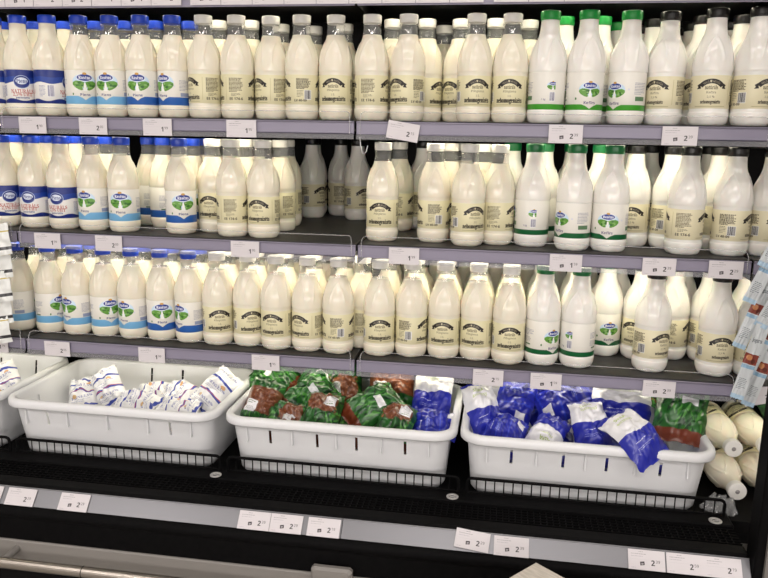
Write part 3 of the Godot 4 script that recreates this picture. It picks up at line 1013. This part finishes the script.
		for i in range(1, n):
			obj("rod", K.rod, M.black, f, Vector3(-w + 2 * w * i / n, 0, 0))
	# pale box corner in the aisle
	var b := thing("box", "corner of pale wood-grain box standing in aisle before the case", "box", Vector3(0.103, 0, 0.45))
	var wood := grain(mat(Color.WHITE, 0.6), rgb(176, 168, 158), rgb(206, 198, 190), 0.02, 1.0)
	wood.uv1_scale = Vector3(2.0, 2.0, 14.0)
	wood.uv1_world_triplanar = false
	var body := obj("carton", box(Vector3(0, 0, 0), Vector3(0.3, 0.652, 0.3), 0.002), wood, b)
	body.rotation.y = deg_to_rad(-40)
	var lid := obj("lid", box(Vector3(-0.002, 0.6525, -0.002), Vector3(0.302, 0.659, 0.302), 0.001), wood, b)
	lid.rotation.y = deg_to_rad(-40)

func lying_bottles() -> void:
	var spots := [[Vector3(0.604, DECK + 0.0425, 0.043), 1.0, "lower left bottle lying beside blue bag crate, white cap towards the aisle"], [Vector3(0.690, DECK + 0.0425, 0.02), 0.0, "lower right bottle lying beside blue bag crate near the end post"], [Vector3(0.604, DECK + 0.1275, -0.02), 1.5, "upper left bottle lying beside blue bag crate, white cap towards the aisle"], [Vector3(0.692, DECK + 0.1275, -0.05), 2.0, "upper right bottle lying beside blue bag crate near the end post"]]
	var cm := mat(rgb(228, 226, 222), 0.35)
	var dot := mat(rgb(150, 146, 146), 0.6)
	var lab := tex_mat(label_cream(false), 0.4)
	for s in spots:
		var t := thing("milk_bottle", s[2], "bottle", s[0], "bottles lying beside the crates")
		t.basis = Basis(Vector3.UP, deg_to_rad(s[1])) * Basis(Vector3.RIGHT, PI / 2) * Basis(Vector3.UP, deg_to_rad(35))
		var off := Vector3(0, -0.255, 0)   # the node stands at the cap end
		obj("body", K.body_full, M.milk, t, off)
		obj("label", K.label, lab, t, off)
		obj("cap", K.cap, cm, t, off)
		obj("date_stamp", lathe([[0.0, 0.0002], [0.0055, 0.0002], [0.0055, 0.0], [0.0, 0.0]], 14), dot, t)

func cards() -> void:
	var g := "price tags on the shelf rails"
	var top := [[-1.213, "1.99", false, 0], [-1.044, "2.05", false, 0], [-0.869, "1.99", false, 0], [-0.648, "1.95", false, 0], [-0.244, "2.15", false, -9], [0.136, "2.39", true, 0], [0.388, "2.39", true, 0]]
	var mid := [[-1.218, "1.99", false, 0], [-1.039, "2.05", false, 0], [-0.657, "1.95", false, 0], [-0.239, "1.99", false, 0], [0.159, "1.59", true, 0], [0.377, "2.39", true, 0], [0.528, "2.29", true, 0]]
	var low := [[-1.403, "1.79", false, 0], [-1.213, "2.05", false, 0], [-0.931, "1.99", false, 0], [-0.606, "1.95", false, 0], [-0.015, "2.15", false, 0], [0.130, "1.59", true, 0], [0.404, "2.39", true, 0], [0.640, "2.29", false, 14]]
	for r in [[top, SH1, 0.035, "top bottle shelf"], [mid, SH2, 0.001, "middle bottle shelf"], [low, SH3, 0.001, "lower bottle shelf"]]:
		var i := 0
		for c in r[0]:
			i += 1
			price_tag(Vector3(c[0], r[1] - 0.0245, r[2] + 0.0098), c[1], c[2], c[3], 0, "%swhite price tag, %s from left on %s rail" % ["tilted " if c[3] != 0 else "", ordinal(i), r[3]], g)
	var x := -1.46
	var n := 0
	while x < 0.72:
		n += 1
		price_tag(Vector3(x, SH0 - 0.0255, 0.0448), ["1.99", "2.05", "2.15", "1.79"][n % 4], n % 2 == 0, 0, 0, "white price tag cut by photo's top edge, %s from left" % ordinal(n), "price tags on the highest rail")
		x += 0.0785 if n % 9 else 0.1
	var i := 0
	for c in [[-1.235, "2.19", false, 0], [-1.144, "2.29", false, 0], [-1.001, "2.29", true, 0], [-0.541, "2.39", true, 0], [-0.463, "2.29", true, 0], [-0.373, "2.19", true, 0], [-0.030, "2.29", true, -6], [0.057, "2.39", true, 0], [0.347, "2.39", true, 0], [0.427, "2.59", false, 0], [0.504, "2.19", false, 0]]:
		i += 1
		var up := 0.006 if c[3] != 0 else 0.0
		price_tag(Vector3(c[0], 0.6075 + up, 0.3052 + 0.0035), c[1], c[2], c[3], -39.5, "%swhite price tag, %s from left on silver strip below crates" % ["tilted " if c[3] != 0 else "", ordinal(i)], "price tags on the silver strip")

func crates() -> void:
	var s := [-0.175, -0.051, 0.051, 0.175]
	var z := -0.06
	make_crate(Vector3(-1.632, DECK + 0.001, z), "white plastic crate cut off by the left edge of the photo", [[], [0.0], s, [0.0]])
	make_crate(Vector3(-1.009, DECK + 0.001, z), "white plastic crate holding a few white pouches", [[-0.175, 0.175], [], s, [0.06]])
	make_crate(Vector3(-0.386, DECK + 0.001, z), "white plastic crate heaped with green and brown bags", [s, [], s, []])
	make_crate(Vector3(0.2265, DECK + 0.001, z), "white plastic crate heaped with blue and white bags", [s, [], s, []])
	bag("milk_pouch", "pouch", Vector3(-1.209, 0.734, -0.1), Vector3(0.085, 0.125, 0.045), Vector3(-62, 0, 25), 0.008, "white pouch with blue stripe lying leftmost in its crate", "pouch", "white pouches in the left crate")
	bag("milk_pouch", "pouch", Vector3(-1.125, 0.759, -0.09), Vector3(0.085, 0.125, 0.045), Vector3(-38, -8, 42), 0.0, "white pouch with one corner pointing up in its crate", "pouch", "white pouches in the left crate")
	bag("milk_pouch", "pouch", Vector3(-1.006, 0.741, -0.03), Vector3(0.085, 0.13, 0.045), Vector3(-74, 0, 86), 0.008, "white pouch lying flat nearest the front in its crate", "pouch", "white pouches in the left crate")
	bag("milk_pouch", "pouch", Vector3(-0.998, 0.733, -0.13), Vector3(0.085, 0.125, 0.045), Vector3(-62, 0, 95), 0.008, "white pouch with tan mark lying behind the flat front pouch", "pouch", "white pouches in the left crate")
	bag("milk_pouch", "pouch", Vector3(-0.895, 0.745, -0.1), Vector3(0.09, 0.13, 0.045), Vector3(-58, 0, 70), 0.008, "white pouch with blue stripe right of the flat pouch", "pouch", "white pouches in the left crate")
	bag("milk_pouch", "pouch", Vector3(-0.873, 0.739, -0.03), Vector3(0.08, 0.12, 0.04), Vector3(-78, 0, 84), 0.0, "white pouch lying low at the front right of its crate", "pouch", "white pouches in the left crate")
	bag("milk_pouch", "pouch", Vector3(-0.789, 0.772, -0.09), Vector3(0.09, 0.14, 0.05), Vector3(-40, 8, -38), 0.0, "white pouch propped up at crate's right end, spike upwards", "pouch", "white pouches in the left crate")
	bag("milk_pouch", "pouch", Vector3(-1.465, 0.750, -0.1), Vector3(0.085, 0.13, 0.045), Vector3(-40, 0, 40), 0.0, "white pouch with pointed corner in crate at left edge", "pouch", "")
	bag("food_bag", "green", Vector3(-0.638, 0.783, -0.17), Vector3(0.12, 0.17, 0.07), Vector3(-42, 0, 66), 0.01, "dark green bag at the back left of its crate", "bag", "green and brown bags in the middle crate")
	bag("food_bag", "green_brown", Vector3(-0.619, 0.781, -0.0), Vector3(0.095, 0.14, 0.065), Vector3(-40, 10, -16), 0.0, "brown bag with white label leaning at crate's front left corner", "bag", "green and brown bags in the middle crate")
	bag("food_bag", "green", Vector3(-0.508, 0.783, -0.06), Vector3(0.105, 0.16, 0.075), Vector3(-48, 0, -46), 0.01, "green bag lying slanted left of middle in its crate", "bag", "green and brown bags in the middle crate")
	bag("food_bag", "green_oval", Vector3(-0.539, 0.762, 0.03), Vector3(0.085, 0.11, 0.05), Vector3(-62, 0, 75), 0.0, "white-labelled green bag low at crate's front left", "bag", "green and brown bags in the middle crate")
	bag("food_bag", "green_oval", Vector3(-0.446, 0.777, 0.02), Vector3(0.1, 0.125, 0.07), Vector3(-55, 0, 176), 0.01, "rounded brown bag with green foot at crate's front middle", "bag", "green and brown bags in the middle crate")
	bag("food_bag", "green", Vector3(-0.510, 0.795, -0.18), Vector3(0.1, 0.14, 0.07), Vector3(-35, 0, -25), 0.0, "leafy green bag at the back left of the middle", "bag", "green and brown bags in the middle crate")
	bag("food_bag", "green_oval", Vector3(-0.427, 0.789, -0.17), Vector3(0.1, 0.15, 0.07), Vector3(-35, 0, 10), 0.0, "green bag with white panel at the back middle", "bag", "green and brown bags in the middle crate")
	bag("food_bag", "green", Vector3(-0.318, 0.789, -0.01), Vector3(0.105, 0.16, 0.075), Vector3(-50, 0, -52), 0.012, "deep green bag lying slanted right of the middle", "bag", "green and brown bags in the middle crate")
	bag("food_bag", "green_brown", Vector3(-0.286, 0.809, -0.15), Vector3(0.125, 0.15, 0.07), Vector3(-38, 0, 4), 0.0, "brown bag with white label and green foot at the back right", "bag", "green and brown bags in the middle crate")
	bag("food_bag", "green_oval", Vector3(-0.245, 0.771, 0.03), Vector3(0.095, 0.115, 0.06), Vector3(-58, 0, 172), 0.01, "low brown bag with green top at crate's front right", "bag", "green and brown bags in the middle crate")
	bag("food_bag", "blue_white", Vector3(-0.164, 0.806, -0.1), Vector3(0.105, 0.15, 0.065), Vector3(-40, 0, -3), 0.0, "white bag with blue foot in crate of green bags", "bag", "green and brown bags in the middle crate")
	bag("food_bag", "blue", Vector3(-0.148, 0.767, 0.02), Vector3(0.09, 0.12, 0.05), Vector3(-60, 0, 88), 0.01, "blue bag lying under the white bag at crate's right end", "bag", "green and brown bags in the middle crate")
	bag("food_bag", "blue_white", Vector3(-0.024, 0.804, -0.01), Vector3(0.085, 0.145, 0.062), Vector3(-42, 10, 12), 0.0, "white bag with blue foot at far left of its crate", "bag", "blue and white bags in the right crate")
	bag("food_bag", "blue", Vector3(0.062, 0.806, -0.1), Vector3(0.1, 0.14, 0.07), Vector3(-38, 0, -12), 0.0, "upright blue bag with white patch left of crate's middle", "bag", "blue and white bags in the right crate")
	bag("food_bag", "blue", Vector3(0.034, 0.774, 0.035), Vector3(0.08, 0.105, 0.055), Vector3(-56, 0, 70), 0.008, "small blue bag low at crate's front left", "bag", "blue and white bags in the right crate")
	bag("food_bag", "blue", Vector3(0.193, 0.816, -0.09), Vector3(0.1, 0.16, 0.065), Vector3(-44, -8, -62), 0.012, "blue bag with pale streak lying slanted on the heap", "bag", "blue and white bags in the right crate")
	bag("food_bag", "blue", Vector3(0.140, 0.767, -0.19), Vector3(0.1, 0.14, 0.06), Vector3(-34, 0, 20), 0.0, "blue bag at the back left of the middle in its crate", "bag", "blue and white bags in the right crate")
	bag("food_bag", "blue_white", Vector3(0.332, 0.824, -0.075), Vector3(0.15, 0.125, 0.06), Vector3(-38, 0, -4), 0.006, "wide white bag with blue foot behind the heap", "bag", "blue and white bags in the right crate")
	bag("food_bag", "blue_white", Vector3(0.142, 0.770, 0.03), Vector3(0.085, 0.115, 0.055), Vector3(-58, 0, 155), 0.01, "white bag with blue top at crate's front middle", "bag", "blue and white bags in the right crate")
	bag("food_bag", "blue_white", Vector3(0.245, 0.796, 0.02), Vector3(0.09, 0.14, 0.065), Vector3(-46, 6, 6), 0.012, "white bag with rounded blue foot at the heap's front", "bag", "blue and white bags in the right crate")
	bag("food_bag", "blue_white", Vector3(0.337, 0.810, 0.105), Vector3(0.095, 0.15, 0.05), Vector3(-56, 0, 38), 0.018, "white and blue bag hanging over crate's front rim", "bag", "blue and white bags in the right crate")
	bag("food_bag", "green", Vector3(0.471, 0.830, -0.03), Vector3(0.125, 0.165, 0.075), Vector3(-42, -6, -6), 0.0, "bright green bag with brown foot at crate's right end", "bag", "blue and white bags in the right crate")
	bag("food_bag", "green_oval", Vector3(0.463, 0.821, -0.19), Vector3(0.105, 0.15, 0.07), Vector3(-40, 0, 60), 0.0, "green bag behind the bright green one in the right crate", "bag", "blue and white bags in the right crate")
	bag("food_bag", "green", Vector3(0.761, 0.800, -0.2), Vector3(0.1, 0.15, 0.07), Vector3(-50, 0, 20), 0.0, "green bag at photo's right edge behind the lying bottles", "bag", "")
	for q in [["green", -0.386, "green bag in lower layer of the middle crate, %s from left", "green and brown bags in the middle crate"], ["blue", 0.2265, "blue bag in lower layer of the right crate, %s from left", "blue and white bags in the right crate"]]:
		for i in 4:
			bag("food_bag", q[0], Vector3(q[1] - 0.185 + 0.123 * i, 0.692, -0.07), Vector3(0.12, 0.22, 0.07), Vector3(-90, 0, 0), 0.0, q[2] % ordinal(i + 1), "bag", q[3], 0.6)
	for i in 3:
		bag("milk_pouch", "pouch", Vector3(-1.15 + 0.14 * i, 0.655, -0.07), Vector3(0.12, 0.18, 0.045), Vector3(-90, 0, 6 * i), 0.0, "white pouch in lower layer of its crate, %s from left" % ordinal(i + 1), "pouch", "white pouches in the left crate", 0.6)


func packets() -> void:
	var t := thing("clip_strip", "clear hanging strip holding snack sticks at the right edge", "clip strip", Vector3(0.625, 0.95, 0.036))
	obj("band", box(Vector3(0.0, 0.0, 0.0), Vector3(0.018, 0.62, 0.0012)), M.lip, t)
	var n := 0
	for q in [[0.654, 1.37, -20], [0.626, 1.31, -22], [0.656, 1.265, -22], [0.604, 1.225, -20], [0.634, 1.17, -22], [0.592, 1.115, -17], [0.618, 1.06, -18], [0.586, 1.0, -12], [0.622, 0.975, -14]]:
		n += 1
		bag("snack_stick", "stick", Vector3(q[0], q[1], 0.048 + 0.011 * (n % 3)), Vector3(0.029, 0.185, 0.008), Vector3(-4, -14, q[2]), 0.0, "long pale snack stick hanging at right edge, %s from top" % ordinal(n), "packet", "snack sticks on the right clip strip", 0.4)
	n = 0
	for q in [[-1.352, 1.205], [-1.36, 1.14], [-1.362, 1.075], [-1.372, 1.01], [-1.376, 0.955]]:
		n += 1
		bag("snack_sachet", "sachet", Vector3(q[0], q[1], 0.03 + 0.008 * (n % 2)), Vector3(0.075, 0.085, 0.01), Vector3(-6, 10, 8), 0.0, "pale printed sachet hanging at left edge, %s from top" % ordinal(n), "packet", "sachets at the left edge", 0.4)
	# crumpled clear wrapper on the ledge by the right-hand locking disc
	bag("wrapper", "wrap", Vector3(0.55, 0.640, 0.09), Vector3(0.07, 0.05, 0.02), Vector3(-60, 10, 12), 0.0, "crumpled clear wrapper lying behind fence below the lying bottles", "wrapper", "", 2.5)
